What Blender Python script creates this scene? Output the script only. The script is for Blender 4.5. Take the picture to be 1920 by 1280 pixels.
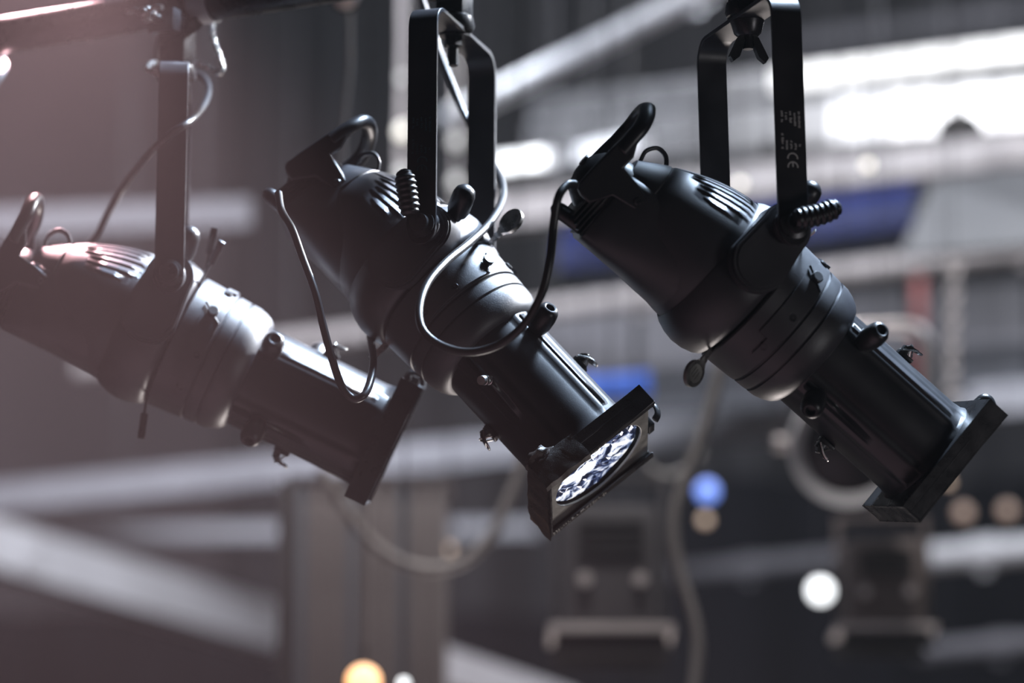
import bpy, bmesh, math, random
from mathutils import Matrix, Vector, noise

random.seed(7)
for o in list(bpy.data.objects):
    bpy.data.objects.remove(o)
sc = bpy.context.scene
C = sc.collection
R = math.radians

# ------------------------------------------------------------------ camera
EYE = Vector((0, 0, 1.6))
PITCH = R(12)
FPX = 7200.0                       # focal length in pixels of the 1920 px wide frame (135 mm lens)
cd = bpy.data.cameras.new('camera')
cam = bpy.data.objects.new('camera', cd)
C.objects.link(cam)
cam.location = EYE
cam.rotation_euler = (R(90) + PITCH, 0, 0)
cd.sensor_width = 36
cd.lens = 135
cd.clip_start = 0.05
cd.clip_end = 200
cd.dof.use_dof = True
cd.dof.focus_distance = 4.47
cd.dof.aperture_fstop = 2.0
sc.camera = cam

# ------------------------------------------------------------------ world, lamps of the place and added spots, exposure
w = bpy.data.worlds.new('world')
sc.world = w
w.use_nodes = True
w.node_tree.nodes['Background'].inputs[0].default_value = (0.42, 0.52, 0.85, 1)
w.node_tree.nodes['Background'].inputs[1].default_value = 0.045
sc.view_settings.view_transform = 'Standard'
sc.view_settings.look = 'None'
sc.view_settings.exposure = 0.0
sc.view_settings.gamma = 1
sc.view_settings.use_curve_mapping = False
sc.cycles.use_denoising = True


def area_light(name, loc, aim, size, power, col, size_y=None, spread=None):
    l = bpy.data.lights.new(name, 'AREA')
    l.energy = power
    l.color = col
    l.size = size
    if size_y:
        l.shape = 'RECTANGLE'
        l.size_y = size_y
    if spread:
        l.spread = R(spread)
    o = bpy.data.objects.new(name, l)
    C.objects.link(o)
    o.location = loc
    d = Vector(aim) - Vector(loc)
    o.rotation_euler = d.to_track_quat('-Z', 'Y').to_euler()
    return o


def spot_light(name, loc, aim, power, col, cone, blend=0.6, size=0.15):
    l = bpy.data.lights.new(name, 'SPOT')
    l.energy = power
    l.color = col
    l.spot_size = R(cone)
    l.spot_blend = blend
    l.shadow_soft_size = size
    o = bpy.data.objects.new(name, l)
    C.objects.link(o)
    o.location = loc
    o.rotation_euler = (Vector(aim) - Vector(loc)).to_track_quat('-Z', 'Y').to_euler()
    return o


# the lamps that light the rig: a cool overhead lamp, stage wash from below and behind, weak house light,
# a work light on the bridge behind, and added spots, two of them pink for a flare veil at the upper left
spot_light('overhead_spot', (1.5, 5.3, 5.7), (-0.05, 4.5, 2.6), 3700, (0.60, 0.77, 1.0), 40, 0.5, 0.35)
spot_light('left_lamp_fill_spot', (2.4, 6.0, 4.6), (-0.33, 4.6, 2.56), 6500, (0.90, 0.94, 1.0), 11, 0.7, 0.2)  # narrow spot added to brighten the left lamp alone
area_light('stage_wash_light', (0.6, 7.6, 0.4), (0.0, 4.6, 2.6), 1.2, 60, (1.0, 0.90, 0.86))
area_light('front_of_house_light', (3.4, 1.8, 0.9), (0.2, 4.4, 2.5), 0.9, 20, (0.98, 0.96, 1.0))
area_light('gallery_work_light', (2.2, 6.8, 5.0), (0.9, 9.4, 3.2), 1.0, 50, (0.90, 0.93, 1.0), spread=110)
area_light('bridge_work_light', (-1.4, 6.6, 5.2), (-0.3, 10.5, 2.6), 1.2, 100, (0.86, 0.90, 1.0), spread=120)
spot_light('flare_veil_side_spot', (-0.66, 4.98, 3.30), (-1.10, 4.58, 2.55), 1500, (1.0, 0.56, 0.60), 88, 1.0, 0.06)  # added unseen lamp; its lit haze stands in for lens flare
spot_light('flare_veil_front_spot', (-0.46, 3.98, 2.97), (-0.48, 3.78, 2.0), 2500, (1.0, 0.62, 0.66), 92, 1.0, 0.06)  # added unseen lamp; veils the left lamp by lighting haze before it

spot_light('brace_fill_spot', (-0.25, 7.2, 5.2), (0.02, 8.0, 3.86), 900, (0.92, 0.96, 1.0), 13, 0.8, 0.1)  # unseen lamp added for the highlight on the brace
spot_light('mid_ground_fill_spot', (0.2, 5.5, 6.2), (0.05, 6.75, 2.2), 750, (1.0, 0.95, 0.92), 62, 0.6, 0.2)  # unseen lamp added to lift the cabinet, cables and lanterns

# thin haze, added to carry the pink flare veil
HAZE = 0.0017
vs_ = w.node_tree.nodes.new('ShaderNodeVolumeScatter')
vs_.inputs['Color'].default_value = (1, 1, 1, 1)
vs_.inputs['Density'].default_value = HAZE
vs_.inputs['Anisotropy'].default_value = 0.15
w.node_tree.links.new(vs_.outputs[0], w.node_tree.nodes['World Output'].inputs['Volume'])
sc.cycles.volume_bounces = 0


# ------------------------------------------------------------------ materials
def mat(name, col, rough=0.5, metal=0.0, bump=0.0, bscale=300.0, var=0.0, vscale=20.0, emit=None, estr=0.0, spec=0.5, coat=0.0):
    m = bpy.data.materials.new(name)
    m.use_nodes = True
    nt = m.node_tree
    b = nt.nodes['Principled BSDF']
    b.inputs['Base Color'].default_value = (*col, 1)
    b.inputs['Roughness'].default_value = rough
    b.inputs['Metallic'].default_value = metal
    b.inputs['Specular IOR Level'].default_value = spec
    b.inputs['Coat Weight'].default_value = coat
    tc = nt.nodes.new('ShaderNodeTexCoord')
    if var > 0:
        n = nt.nodes.new('ShaderNodeTexNoise')
        n.inputs['Scale'].default_value = vscale
        n.inputs['Detail'].default_value = 6
        nt.links.new(tc.outputs['Object'], n.inputs['Vector'])
        mr = nt.nodes.new('ShaderNodeMapRange')
        mr.inputs['From Min'].default_value = 0.3
        mr.inputs['From Max'].default_value = 0.7
        mr.inputs['To Min'].default_value = 1 - var
        mr.inputs['To Max'].default_value = 1 + var
        nt.links.new(n.outputs['Fac'], mr.inputs['Value'])
        mx = nt.nodes.new('ShaderNodeVectorMath')
        mx.operation = 'SCALE'
        mx.inputs[0].default_value = col
        nt.links.new(mr.outputs['Result'], mx.inputs['Scale'])
        nt.links.new(mx.outputs['Vector'], b.inputs['Base Color'])
        mr2 = nt.nodes.new('ShaderNodeMapRange')
        mr2.inputs['From Min'].default_value = 0.3
        mr2.inputs['From Max'].default_value = 0.7
        mr2.inputs['To Min'].default_value = max(0.05, rough - 0.08)
        mr2.inputs['To Max'].default_value = min(1, rough + 0.08)
        nt.links.new(n.outputs['Fac'], mr2.inputs['Value'])
        nt.links.new(mr2.outputs['Result'], b.inputs['Roughness'])
    if bump > 0:
        n2 = nt.nodes.new('ShaderNodeTexNoise')
        n2.inputs['Scale'].default_value = bscale
        n2.inputs['Detail'].default_value = 3
        nt.links.new(tc.outputs['Object'], n2.inputs['Vector'])
        bp = nt.nodes.new('ShaderNodeBump')
        bp.inputs['Strength'].default_value = bump
        bp.inputs['Distance'].default_value = 0.001
        nt.links.new(n2.outputs['Fac'], bp.inputs['Height'])
        nt.links.new(bp.outputs['Normal'], b.inputs['Normal'])
    if emit:
        b.inputs['Emission Color'].default_value = (*emit, 1)
        b.inputs['Emission Strength'].default_value = estr
    return m


M = {}
M['paint'] = mat('black_powder_coat', (0.042, 0.040, 0.045), 0.42, 0, 0.25, 900, 0.18, 14)
M['strap'] = mat('black_strap_paint', (0.022, 0.020, 0.023), 0.40, 0, 0.15, 700, 0.2, 25)
M['tube'] = mat('black_tube_paint', (0.020, 0.019, 0.022), 0.33, 0, 0.10, 900, 0.15, 10)
M['plastic'] = mat('black_moulded_plastic', (0.014, 0.013, 0.015), 0.36, 0, 0.1, 600)
M['rubber'] = mat('black_cable_rubber', (0.020, 0.019, 0.021), 0.36, 0, 0.1, 500)
M['steel'] = mat('bright_steel', (0.55, 0.54, 0.52), 0.28, 1.0, 0.1, 400, 0.2, 60)
M['blacksteel'] = mat('blackened_steel', (0.035, 0.034, 0.036), 0.30, 0.4, 0.1, 500, 0.2, 40)
M['alu'] = mat('grey_gel_frame_metal', (0.30, 0.30, 0.28), 0.48, 0.75, 0.2, 300, 0.25, 45)
M['dark'] = mat('dark_recess', (0.006, 0.006, 0.007), 0.8)
M['print'] = mat('grey_screen_print', (0.55, 0.54, 0.52), 0.7)
M['printfaint'] = mat('faint_teal_print', (0.05, 0.10, 0.12), 0.6)
M['tape'] = mat('black_gaffer_tape', (0.035, 0.026, 0.022), 0.33, 0, 0.5, 1200, 0.3, 60)
M['lensglass'] = mat('lens_glass', (0.02, 0.03, 0.06), 0.05, 0, 0, 1, 0, 1, None, 0, 0.9)
M['tubealu'] = mat('mill_aluminium_pipe', (0.42, 0.40, 0.41), 0.34, 0.85, 0.1, 60, 0.15, 8)
M['beige'] = mat('pale_beige_paint', (0.36, 0.33, 0.325), 0.5, 0, 0, 1, 0.1, 6)
M['greypaint'] = mat('grey_beam_paint', (0.34, 0.34, 0.37), 0.55, 0, 0, 1, 0.1, 5)
M['midgrey'] = mat('mid_grey_paint', (0.15, 0.145, 0.16), 0.55, 0, 0, 1, 0.15, 5)
M['darkgrey'] = mat('dark_grey_paint', (0.050, 0.047, 0.052), 0.5, 0, 0, 1, 0.2, 6)
M['black'] = mat('matt_black_paint', (0.012, 0.012, 0.014), 0.6)
M['brown'] = mat('brown_grey_paint', (0.125, 0.112, 0.11), 0.6, 0, 0, 1, 0.15, 6)
M['blue'] = mat('navy_blue_paint', (0.010, 0.018, 0.10), 0.45, 0, 0, 1, 0.1, 5)
M['red'] = mat('dull_red_paint', (0.22, 0.055, 0.05), 0.55)
M['white'] = mat('white_paint', (0.55, 0.55, 0.57), 0.5, 0, 0, 1, 0.06, 4)
M['greycable'] = mat('grey_cable_sheath', (0.20, 0.19, 0.185), 0.5)
M['led_panel'] = mat('lit_panel', (0.8, 0.8, 0.8), 0.5, emit=(1.0, 0.985, 1.0), estr=2.0)
M['led_tube'] = mat('lit_cream_tube', (0.8, 0.8, 0.8), 0.5, emit=(1.0, 0.97, 0.90), estr=1.15)
M['bulb_white'] = mat('lit_white_bulb', (0.8, 0.8, 0.8), 0.4, emit=(0.93, 0.97, 1.0), estr=2.6)
M['bulb_cream'] = mat('lit_cream_bulb', (0.8, 0.8, 0.8), 0.4, emit=(1.0, 0.93, 0.74), estr=1.6)
M['bulb_warm'] = mat('lit_orange_bulb', (0.8, 0.7, 0.6), 0.4, emit=(1.0, 0.50, 0.20), estr=2.6)
M['bulb_dim'] = mat('dim_warm_bulb', (0.6, 0.5, 0.4), 0.4, emit=(1.0, 0.66, 0.45), estr=0.45)
M['bulb_grey'] = mat('dim_grey_bulb', (0.7, 0.7, 0.68), 0.4, emit=(1.0, 0.96, 0.88), estr=0.30)
M['bulb_blue'] = mat('lit_blue_bulb', (0.3, 0.4, 0.9), 0.4, emit=(0.10, 0.27, 0.95), estr=0.9)

M['midlight'] = mat('light_grey_board_paint', (0.175, 0.18, 0.19), 0.6, 0, 0, 1, 0.06, 4)
M['braceshine'] = mat('polished_brace_tube', (0.62, 0.64, 0.68), 0.3, 0.35)
M['gallerygrey'] = mat('gallery_panel_paint', (0.085, 0.082, 0.092), 0.6, 0, 0, 1, 0.1, 5)
M['led_panel2'] = mat('lit_panel_soft', (0.8, 0.8, 0.8), 0.5, emit=(0.98, 0.97, 1.0), estr=1.1)
M['slate'] = mat('slate_panel_paint', (0.045, 0.047, 0.058), 0.6, 0, 0, 1, 0.1, 5)
M['bulb_mid'] = mat('lit_bluish_bulb', (0.8, 0.8, 0.8), 0.4, emit=(0.78, 0.87, 1.0), estr=0.75)
M['bulb_faint'] = mat('faint_amber_bulb', (0.4, 0.3, 0.25), 0.4, emit=(1.0, 0.62, 0.38), estr=0.13)
M['bulb_off'] = mat('unlit_pearl_bulb', (0.55, 0.48, 0.44), 0.35)
M['blue2'] = mat('bright_blue_paint', (0.035, 0.10, 0.42), 0.45)
M['brown2'] = mat('blue_grey_rib_paint', (0.085, 0.095, 0.11), 0.6)
M['lanternbrown'] = mat('brown_lantern_paint', (0.085, 0.068, 0.064), 0.5)
M['fresnelglass'] = mat('dark_lantern_glass', (0.02, 0.017, 0.018), 0.15)
M['blackdrape'] = mat('black_drape_cloth', (0.007, 0.007, 0.010), 0.95, spec=0.1)


def wall_mat(name, c1, c2, scale):
    m = mat(name, c1, 0.8)
    nt = m.node_tree
    b = nt.nodes['Principled BSDF']
    tc = nt.nodes['Texture Coordinate']
    n = nt.nodes.new('ShaderNodeTexNoise')
    n.inputs['Scale'].default_value = scale
    n.inputs['Detail'].default_value = 5
    nt.links.new(tc.outputs['Object'], n.inputs['Vector'])
    r = nt.nodes.new('ShaderNodeValToRGB')
    r.color_ramp.elements[0].position = 0.35
    r.color_ramp.elements[0].color = (*c1, 1)
    r.color_ramp.elements[1].position = 0.65
    r.color_ramp.elements[1].color = (*c2, 1)
    nt.links.new(n.outputs['Fac'], r.inputs['Fac'])
    nt.links.new(r.outputs['Color'], b.inputs['Base Color'])
    return m


M['wall'] = wall_mat('mauve_grey_wall', (0.115, 0.100, 0.108), (0.14, 0.122, 0.13), 0.8)
M['drape'] = wall_mat('dark_drape_cloth', (0.022, 0.021, 0.025), (0.030, 0.028, 0.032), 2.0)
M['floor'] = wall_mat('black_stage_floor', (0.02, 0.02, 0.022), (0.035, 0.034, 0.036), 1.5)
M['ceil'] = wall_mat('dark_ceiling_paint', (0.03, 0.03, 0.034), (0.045, 0.043, 0.048), 1.0)


def lens_glow_mat():
    # glow and reflections in the middle lens, painted as emission: crumpled bright and dark patches
    m = mat('painted_lens_glow', (0.35, 0.38, 0.45), 0.12, 1.0)
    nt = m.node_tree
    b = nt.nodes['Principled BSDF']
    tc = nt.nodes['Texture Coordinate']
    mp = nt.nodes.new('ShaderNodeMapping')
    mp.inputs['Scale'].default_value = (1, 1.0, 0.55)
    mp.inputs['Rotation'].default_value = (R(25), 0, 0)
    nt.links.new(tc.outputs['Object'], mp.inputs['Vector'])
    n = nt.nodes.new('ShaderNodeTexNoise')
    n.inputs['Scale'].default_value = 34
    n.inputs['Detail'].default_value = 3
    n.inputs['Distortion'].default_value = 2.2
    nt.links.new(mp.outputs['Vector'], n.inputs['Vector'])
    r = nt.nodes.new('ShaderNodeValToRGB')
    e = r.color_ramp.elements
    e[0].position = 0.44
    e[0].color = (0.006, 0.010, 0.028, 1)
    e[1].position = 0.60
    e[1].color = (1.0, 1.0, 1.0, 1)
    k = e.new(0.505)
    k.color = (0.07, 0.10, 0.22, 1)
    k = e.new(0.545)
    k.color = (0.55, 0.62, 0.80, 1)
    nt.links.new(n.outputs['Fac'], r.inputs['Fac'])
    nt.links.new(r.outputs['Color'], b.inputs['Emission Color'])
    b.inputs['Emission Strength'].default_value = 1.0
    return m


M['lens_glow'] = lens_glow_mat()

MM = 0.001


# ------------------------------------------------------------------ mesh helpers (all in millimetres, scaled on build)
class MB:
    def __init__(s):
        s.v = []
        s.f = []

    def add(s, vs, fs, mtx=None):
        k = len(s.v)
        for p in vs:
            p = Vector(p)
            if mtx is not None:
                p = mtx @ p
            s.v.append(p)
        for f in fs:
            s.f.append([i + k for i in f])
        return s

    def box(s, c, d, mtx=None, ch=0.0):
        x, y, z = (a / 2 for a in d)
        if ch <= 0:
            vs = [(c[0] + i * x, c[1] + j * y, c[2] + k * z) for i in (-1, 1) for j in (-1, 1) for k in (-1, 1)]
            fs = [(0, 1, 3, 2), (4, 6, 7, 5), (0, 4, 5, 1), (2, 3, 7, 6), (0, 2, 6, 4), (1, 5, 7, 3)]
            return s.add(vs, fs, mtx)
        bm = bmesh.new()
        bmesh.ops.create_cube(bm, size=1)
        for v in bm.verts:
            v.co = Vector((c[0] + v.co.x * d[0], c[1] + v.co.y * d[1], c[2] + v.co.z * d[2]))
        bmesh.ops.bevel(bm, geom=list(bm.edges), offset=ch, segments=2, affect='EDGES', profile=0.6)
        return s.bm(bm, mtx)

    def bm(s, bm, mtx=None):
        bm.verts.ensure_lookup_table()
        bm.verts.index_update()
        s.add([v.co for v in bm.verts], [[v.index for v in f.verts] for f in bm.faces], mtx)
        bm.free()
        return s

    def lathe(s, prof, n=32, mtx=None, a0=0.0, a1=2 * math.pi):
        """profile of (x, r) turned about the X axis"""
        full = abs(a1 - a0 - 2 * math.pi) < 1e-6
        m = n if full else n + 1
        vs = []
        for x, r in prof:
            for j in range(m):
                a = a0 + (a1 - a0) * j / n
                vs.append((x, -r * math.sin(a), r * math.cos(a)))
        fs = []
        for i in range(len(prof) - 1):
            for j in range(n):
                k = (j + 1) % m
                fs.append((i * m + j, i * m + k, (i + 1) * m + k, (i + 1) * m + j))
        return s.add(vs, fs, mtx)

    def tube(s, pts, r, n=10, mtx=None, caps=True, flat=1.0):
        pts = [Vector(p) for p in pts]
        rs = r if isinstance(r, (list, tuple)) else [r] * len(pts)
        up = None
        vs = []
        for i, p in enumerate(pts):
            t = (pts[min(i + 1, len(pts) - 1)] - pts[max(i - 1, 0)]).normalized()
            if up is None:
                up = t.orthogonal().normalized()
            up = (up - t * up.dot(t))
            up = up.normalized() if up.length > 1e-6 else t.orthogonal().normalized()
            b = t.cross(up)
            for j in range(n):
                a = 2 * math.pi * j / n
                vs.append(p + up * (rs[i] * math.cos(a)) + b * (rs[i] * flat * math.sin(a)))
        fs = []
        for i in range(len(pts) - 1):
            for j in range(n):
                k = (j + 1) % n
                fs.append((i * n + j, i * n + k, (i + 1) * n + k, (i + 1) * n + j))
        if caps:
            fs.append(tuple(range(n - 1, -1, -1)))
            e = (len(pts) - 1) * n
            fs.append(tuple(e + j for j in range(n)))
        return s.add(vs, fs, mtx)

    def cyl(s, p0, p1, r, n=20, r1=None, ch=0.0, mtx=None):
        p0, p1 = Vector(p0), Vector(p1)
        L = (p1 - p0).length
        r1 = r if r1 is None else r1
        if ch > 0:
            prof = [(0, 0), (0, r - ch), (ch, r), (L - ch, r1), (L, r1 - ch), (L, 0)]
        else:
            prof = [(0, 0), (0, r), (L, r1), (L, 0)]
        return s.turn(prof, p0, p1, n, mtx)

    def turn(s, prof, p0, p1, n=20, mtx=None):
        d = (Vector(p1) - Vector(p0)).normalized()
        q = Vector((1, 0, 0)).rotation_difference(d).to_matrix().to_4x4()
        T = Matrix.Translation(Vector(p0)) @ q
        return s.lathe(prof, n, (mtx @ T) if mtx is not None else T)

    def prism(s, out, lo, hi, axis='Y', mtx=None):
        """outline of 2D points; axis Y: (x, z) pushed along y, axis X: (y, z), axis Z: (x, y)"""
        def P(a, b, h):
            return {'Y': (a, h, b), 'X': (h, a, b), 'Z': (a, b, h)}[axis]
        n = len(out)
        vs = [P(a, b, lo) for a, b in out] + [P(a, b, hi) for a, b in out]
        fs = [tuple(range(n)), tuple(range(2 * n - 1, n - 1, -1))]
        for i in range(n):
            k = (i + 1) % n
            fs.append((i, i + n, k + n, k))
        return s.add(vs, fs, mtx)

    def mesh(s, name, smooth=40.0):
        me = bpy.data.meshes.new(name)
        me.from_pydata([v * MM for v in s.v], [], s.f)
        bm = bmesh.new()
        bm.from_mesh(me)
        bmesh.ops.remove_doubles(bm, verts=bm.verts, dist=1e-6)
        bmesh.ops.dissolve_degenerate(bm, dist=1e-7, edges=bm.edges)
        bmesh.ops.recalc_face_normals(bm, faces=bm.faces)
        bm.to_mesh(me)
        bm.free()
        if smooth:
            for p in me.polygons:
                p.use_smooth = True
            me.set_sharp_from_angle(angle=R(smooth))
        me.validate()
        return me


def obj(name, me, material, parent=None, mtx=None, bevel=0.0):
    if isinstance(me, MB):
        me = me.mesh(name)
    if material is not None and not me.materials:
        me.materials.append(M[material])
    o = bpy.data.objects.new(name, me)
    C.objects.link(o)
    if parent is not None:
        o.parent = parent
    if mtx is not None:
        o.matrix_local = mtx
    if bevel:
        b = o.modifiers.new('bevel', 'BEVEL')
        b.width = bevel * MM
        b.segments = 2
        b.limit_method = 'ANGLE'
        b.angle_limit = R(50)
    return o


def thing(name, label, cat, mtx, group=None):
    o = bpy.data.objects.new(name, None)
    o.empty_display_size = 0.05
    C.objects.link(o)
    o.matrix_world = mtx
    return tag(o, label, cat, group)


def tag(o, label, cat, group=None):
    o['label'] = label
    o['category'] = cat
    if group:
        o['group'] = group
    return o


def struct(o):
    o['kind'] = 'structure'
    return o


def TM(*mm):
    return Matrix.Translation(Vector(mm) * MM)


def ray(px, py):
    x, u = (px - 960) / FPX, (640 - py) / FPX
    return Vector((x, math.cos(PITCH) - u * math.sin(PITCH), math.sin(PITCH) + u * math.cos(PITCH)))


def at(px, py, d):
    """the world point whose image falls at that pixel of the 1920x1280 frame, d metres down the stage"""
    r = ray(px, py)
    return EYE + r * (d / r.y)


def smooth_path(pts, n=8):
    """Catmull-Rom through the points"""
    P = [Vector(p) for p in pts]
    P = [P[0] * 2 - P[1]] + P + [P[-1] * 2 - P[-2]]
    out = []
    for i in range(1, len(P) - 2):
        a, b, c, d = P[i - 1], P[i], P[i + 1], P[i + 2]
        for k in range(n):
            t = k / n
            out.append(0.5 * ((2 * b) + (c - a) * t + (2 * a - 5 * b + 4 * c - d) * t * t + (3 * b - a - 3 * c + d) * t ** 3))
    out.append(P[-2])
    return out


def cable(name, pts, r, material, label, parent=None, cat='cable'):
    """pts are world metres"""
    sp = smooth_path(pts)
    o0 = sp[0]
    b = MB()
    b.tube([(p - o0) / MM for p in sp], r, 12)
    o = obj(name, b, material, parent)
    o.location = o0
    if label:
        tag(o, label, cat)
    return o


# ------------------------------------------------------------------ the setting
def slab(name, c, d, material):
    b = MB()
    b.box((0, 0, 0), tuple(x / MM for x in d))
    o = struct(obj(name, b.mesh(name, 0), material))
    o.location = c
    return o


slab('floor', (0, 7, -0.05), (16, 18, 0.1), 'floor')
slab('ceiling', (0, 7, 7.05), (16, 18, 0.1), 'ceil')
slab('wall_back', (0, 14.1, 3.5), (16, 0.2, 7), 'wall')
slab('wall_left', (-8.1, 7, 3.5), (0.2, 18, 7), 'ceil')
slab('wall_right', (8.1, 7, 3.5), (0.2, 18, 7), 'ceil')
slab('wall_front', (0, -2.1, 3.5), (16, 0.2, 7), 'ceil')


# ------------------------------------------------------------------ the stage lamp (ellipsoidal spotlight)
# body frame: origin on the optical axis where dome and lens tube meet, +X to the lens, +Z up, -Y faces the photographer
W_YOKE, H_YOKE = 118.0, 268.0
PIV = (135.0, 0.0, -52.0)
cache = {}


def cached(key, fn, material, name):
    if key not in cache:
        me = fn()
        if isinstance(me, MB):
            me = me.mesh(name)
        me.materials.append(M[material])
        cache[key] = me
    return cache[key]


def grid_lathe(rows, n, pits):
    """rows of (x, r or function of angle); pits: list of (row0, row1, seg0, seg1, depth): sunk fields"""
    bm = bmesh.new()
    V = []
    for x, r in rows:
        ring = []
        for j in range(n):
            a = 2 * math.pi * j / n
            rr = r(a) if callable(r) else r
            ring.append(bm.verts.new((x, -rr * math.sin(a), rr * math.cos(a))))
        V.append(ring)
    F = {}
    for i in range(len(rows) - 1):
        for j in range(n):
            k = (j + 1) % n
            F[i, j] = bm.faces.new((V[i][j], V[i][k], V[i + 1][k], V[i + 1][j]))
    for r0, r1, s0, s1, dep in pits:
        fs = [F[i, j % n] for i in range(r0, r1) for j in range(s0, s1)]
        res = bmesh.ops.extrude_face_region(bm, geom=fs)
        for v in [g for g in res['geom'] if isinstance(g, bmesh.types.BMVert)]:
            rad = Vector((0, v.co.y, v.co.z))
            v.co -= rad.normalized() * dep
    return bm


def m_housing():
    ts = [-304, -303, -296, -284, -270.5, -269, -267, -265.5, -250, -240, -228, -214, -200, -186, -176, -168]
    def rad(t):
        return 31 + 53.5 * (1 - ((-168 - t) / 136.0) ** 1.75) if t > -304 else 31
    rows = []
    for t in ts:
        r = rad(t)
        if t in (-269, -267):
            r -= 1.6
        rows.append((t, r))
    n = 96
    pits = []
    # cooling slots: nine on each shoulder, longer towards the crown
    for k in range(-9, 10):
        s = 2 * k
        start = 8 if abs(k) < 5 else (9 if abs(k) < 7 else 10)
        end = 14 if abs(k) < 9 else 13
        pits.append((start, end, s, s + 1, 5))
    b = MB()
    b.bm(grid_lathe(rows, n, pits))
    b.lathe([(-304, 31), (-306, 22), (-306, 0)], 48)
    b.lathe([(-168, 84.5), (-163, 84.5), (-160, 78)], 96)
    return b


def m_ring():
    b = MB()
    b.lathe([(-166, 80), (-168, 86), (-162, 90), (-150, 94.5), (-138, 96.5), (-124, 95.5), (-112, 92), (-106, 88.5), (-104, 84), (-104, 60)], 72)
    # cheeks that carry the pivots
    for s in (-1, 1):
        pv = (-135.0, 52.0)
        for (lo, hi, sh) in ((60, 98, 0), (98, 102, 2), (102, 104, 6)):
            out = []
            for k in range(21):
                a = R(-8 + 196 * k / 20)
                out.append((pv[0] + (30 - sh) * math.cos(a), pv[1] + (30 - sh) * math.sin(a)))
            for k in range(21):
                a = R(188 + 164 * k / 20)
                out.append((pv[0] + (35 - sh) * math.cos(a), 2 + (38 - sh) * math.sin(a)))
            b.prism(out, s * lo, s * hi)
        b.cyl((pv[0], s * 104, pv[1]), (pv[0], s * 116, pv[1]), 20, 28, ch=2)
    return b


def m_gate():
    b = MB()
    prof = [(-101, 60), (-101, 84), (-99, 86), (-60, 84), (-55, 83.5), (-54, 80.5), (-51.5, 80.5), (-51, 83), (-40, 82.5), (-36.5, 82), (-36, 79.5), (-33.5, 79.5), (-33, 82), (-24, 81.5), (-14, 78.5), (-7, 75), (-2, 70.5), (0, 66), (0, 40)]
    b.lathe(prof, 96)
    return b


def m_gate_plate(b0):
    def fn():
        b = MB()
        # a curved L-shaped cover strip, proud of the gate
        n = 18
        for (a0, a1, x0, x1) in ((b0, b0 + 58, -82, -56.5), (b0 + 58, b0 + 76, -70, -56.5)):
            vs, fs = [], []
            for k in range(n + 1):
                a = R(a0 + (a1 - a0) * k / n)
                for x in (x0, x1):
                    for r in (83.0, 87.2):
                        vs.append((x, -r * math.sin(a), r * math.cos(a)))
            for k in range(n):
                q = 4 * k
                for e in ((0, 1, 5, 4), (1, 3, 7, 5), (3, 2, 6, 7), (2, 0, 4, 6)):
                    fs.append(tuple(q + i for i in e))
            fs += [(0, 1, 3, 2), (4 * n, 4 * n + 2, 4 * n + 3, 4 * n + 1)]
            b.add(vs, fs)
        return b
    return fn


def radial(ang, r, t):
    a = R(ang)
    return Vector((t, -r * math.sin(a), r * math.cos(a)))


def m_lens_tube():
    def rr(base):
        def f(a):
            d = math.degrees(a)
            best = 0
            for c in (50, 130, 230, 310):
                x = abs((d - c + 180) % 360 - 180)
                best = max(best, max(0.0, min(1.0, (15 - x) / 4.0)))
            return base + 3.2 * best
        return f
    n = 120
    rows = [(-4, rr(65)), (0, rr(65)), (4, rr(65)), (40, rr(65)), (74, rr(65)), (110, rr(65)), (150, rr(65)), (158, rr(65)), (168, lambda a: 66.5), (172, lambda a: 69), (176, lambda a: 69)]
    s50, s130 = round(50 / 3), round(130 / 3)
    pits = [(2, 6, s50 - 1, s50 + 1, 6), (2, 4, s130 - 1, s130 + 1, 6),
            (2, 6, round(310 / 3) - 1, round(310 / 3) + 1, 6), (2, 4, round(230 / 3) - 1, round(230 / 3) + 1, 6)]
    b = MB()
    b.bm(grid_lathe(rows, n, pits))
    b.lathe([(176, 69), (176, 58), (100, 58)], 60)
    return b


def m_holder():
    """square channel frame that takes the colour frame"""
    b = MB()
    S, T0, T1 = 80.0, 172.0, 200.0
    # back plate with a round hole
    n = 48
    vs, fs = [], []
    for x in (T0, T0 + 3):
        for k in range(n):
            a = 2 * math.pi * k / n
            vs.append((x, 66.5 * math.cos(a), 66.5 * math.sin(a)))
        for k in range(n):
            a = 2 * math.pi * k / n
            c, s = math.cos(a), math.sin(a)
            q = S / max(abs(c), abs(s))
            vs.append((x, q * c, q * s))
    for k in range(n):
        j = (k + 1) % n
        fs += [(k, j, n + j, n + k), (2 * n + k, 3 * n + k, 3 * n + j, 2 * n + j), (n + k, n + j, 3 * n + j, 3 * n + k), (k, 2 * n + k, 2 * n + j, j)]
    b.add(vs, fs)
    # side channels on both flanks and the lower end, each with a lip in front
    for s in (-1, 1):
        b.box(((T0 + T1) / 2, s * (S - 1.2), 0), (T1 - T0, 2.4, 2 * S))
        b.box((T1 - 1.2, s * (S - 6), 0), (2.4, 12, 2 * S))
        b.box((T0 + 12, s * (S - 6), 0), (2, 12, 2 * S))
    b.box(((T0 + T1) / 2, 0, -S + 1.2), (T1 - T0, 2 * S, 2.4))
    return b


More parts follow.
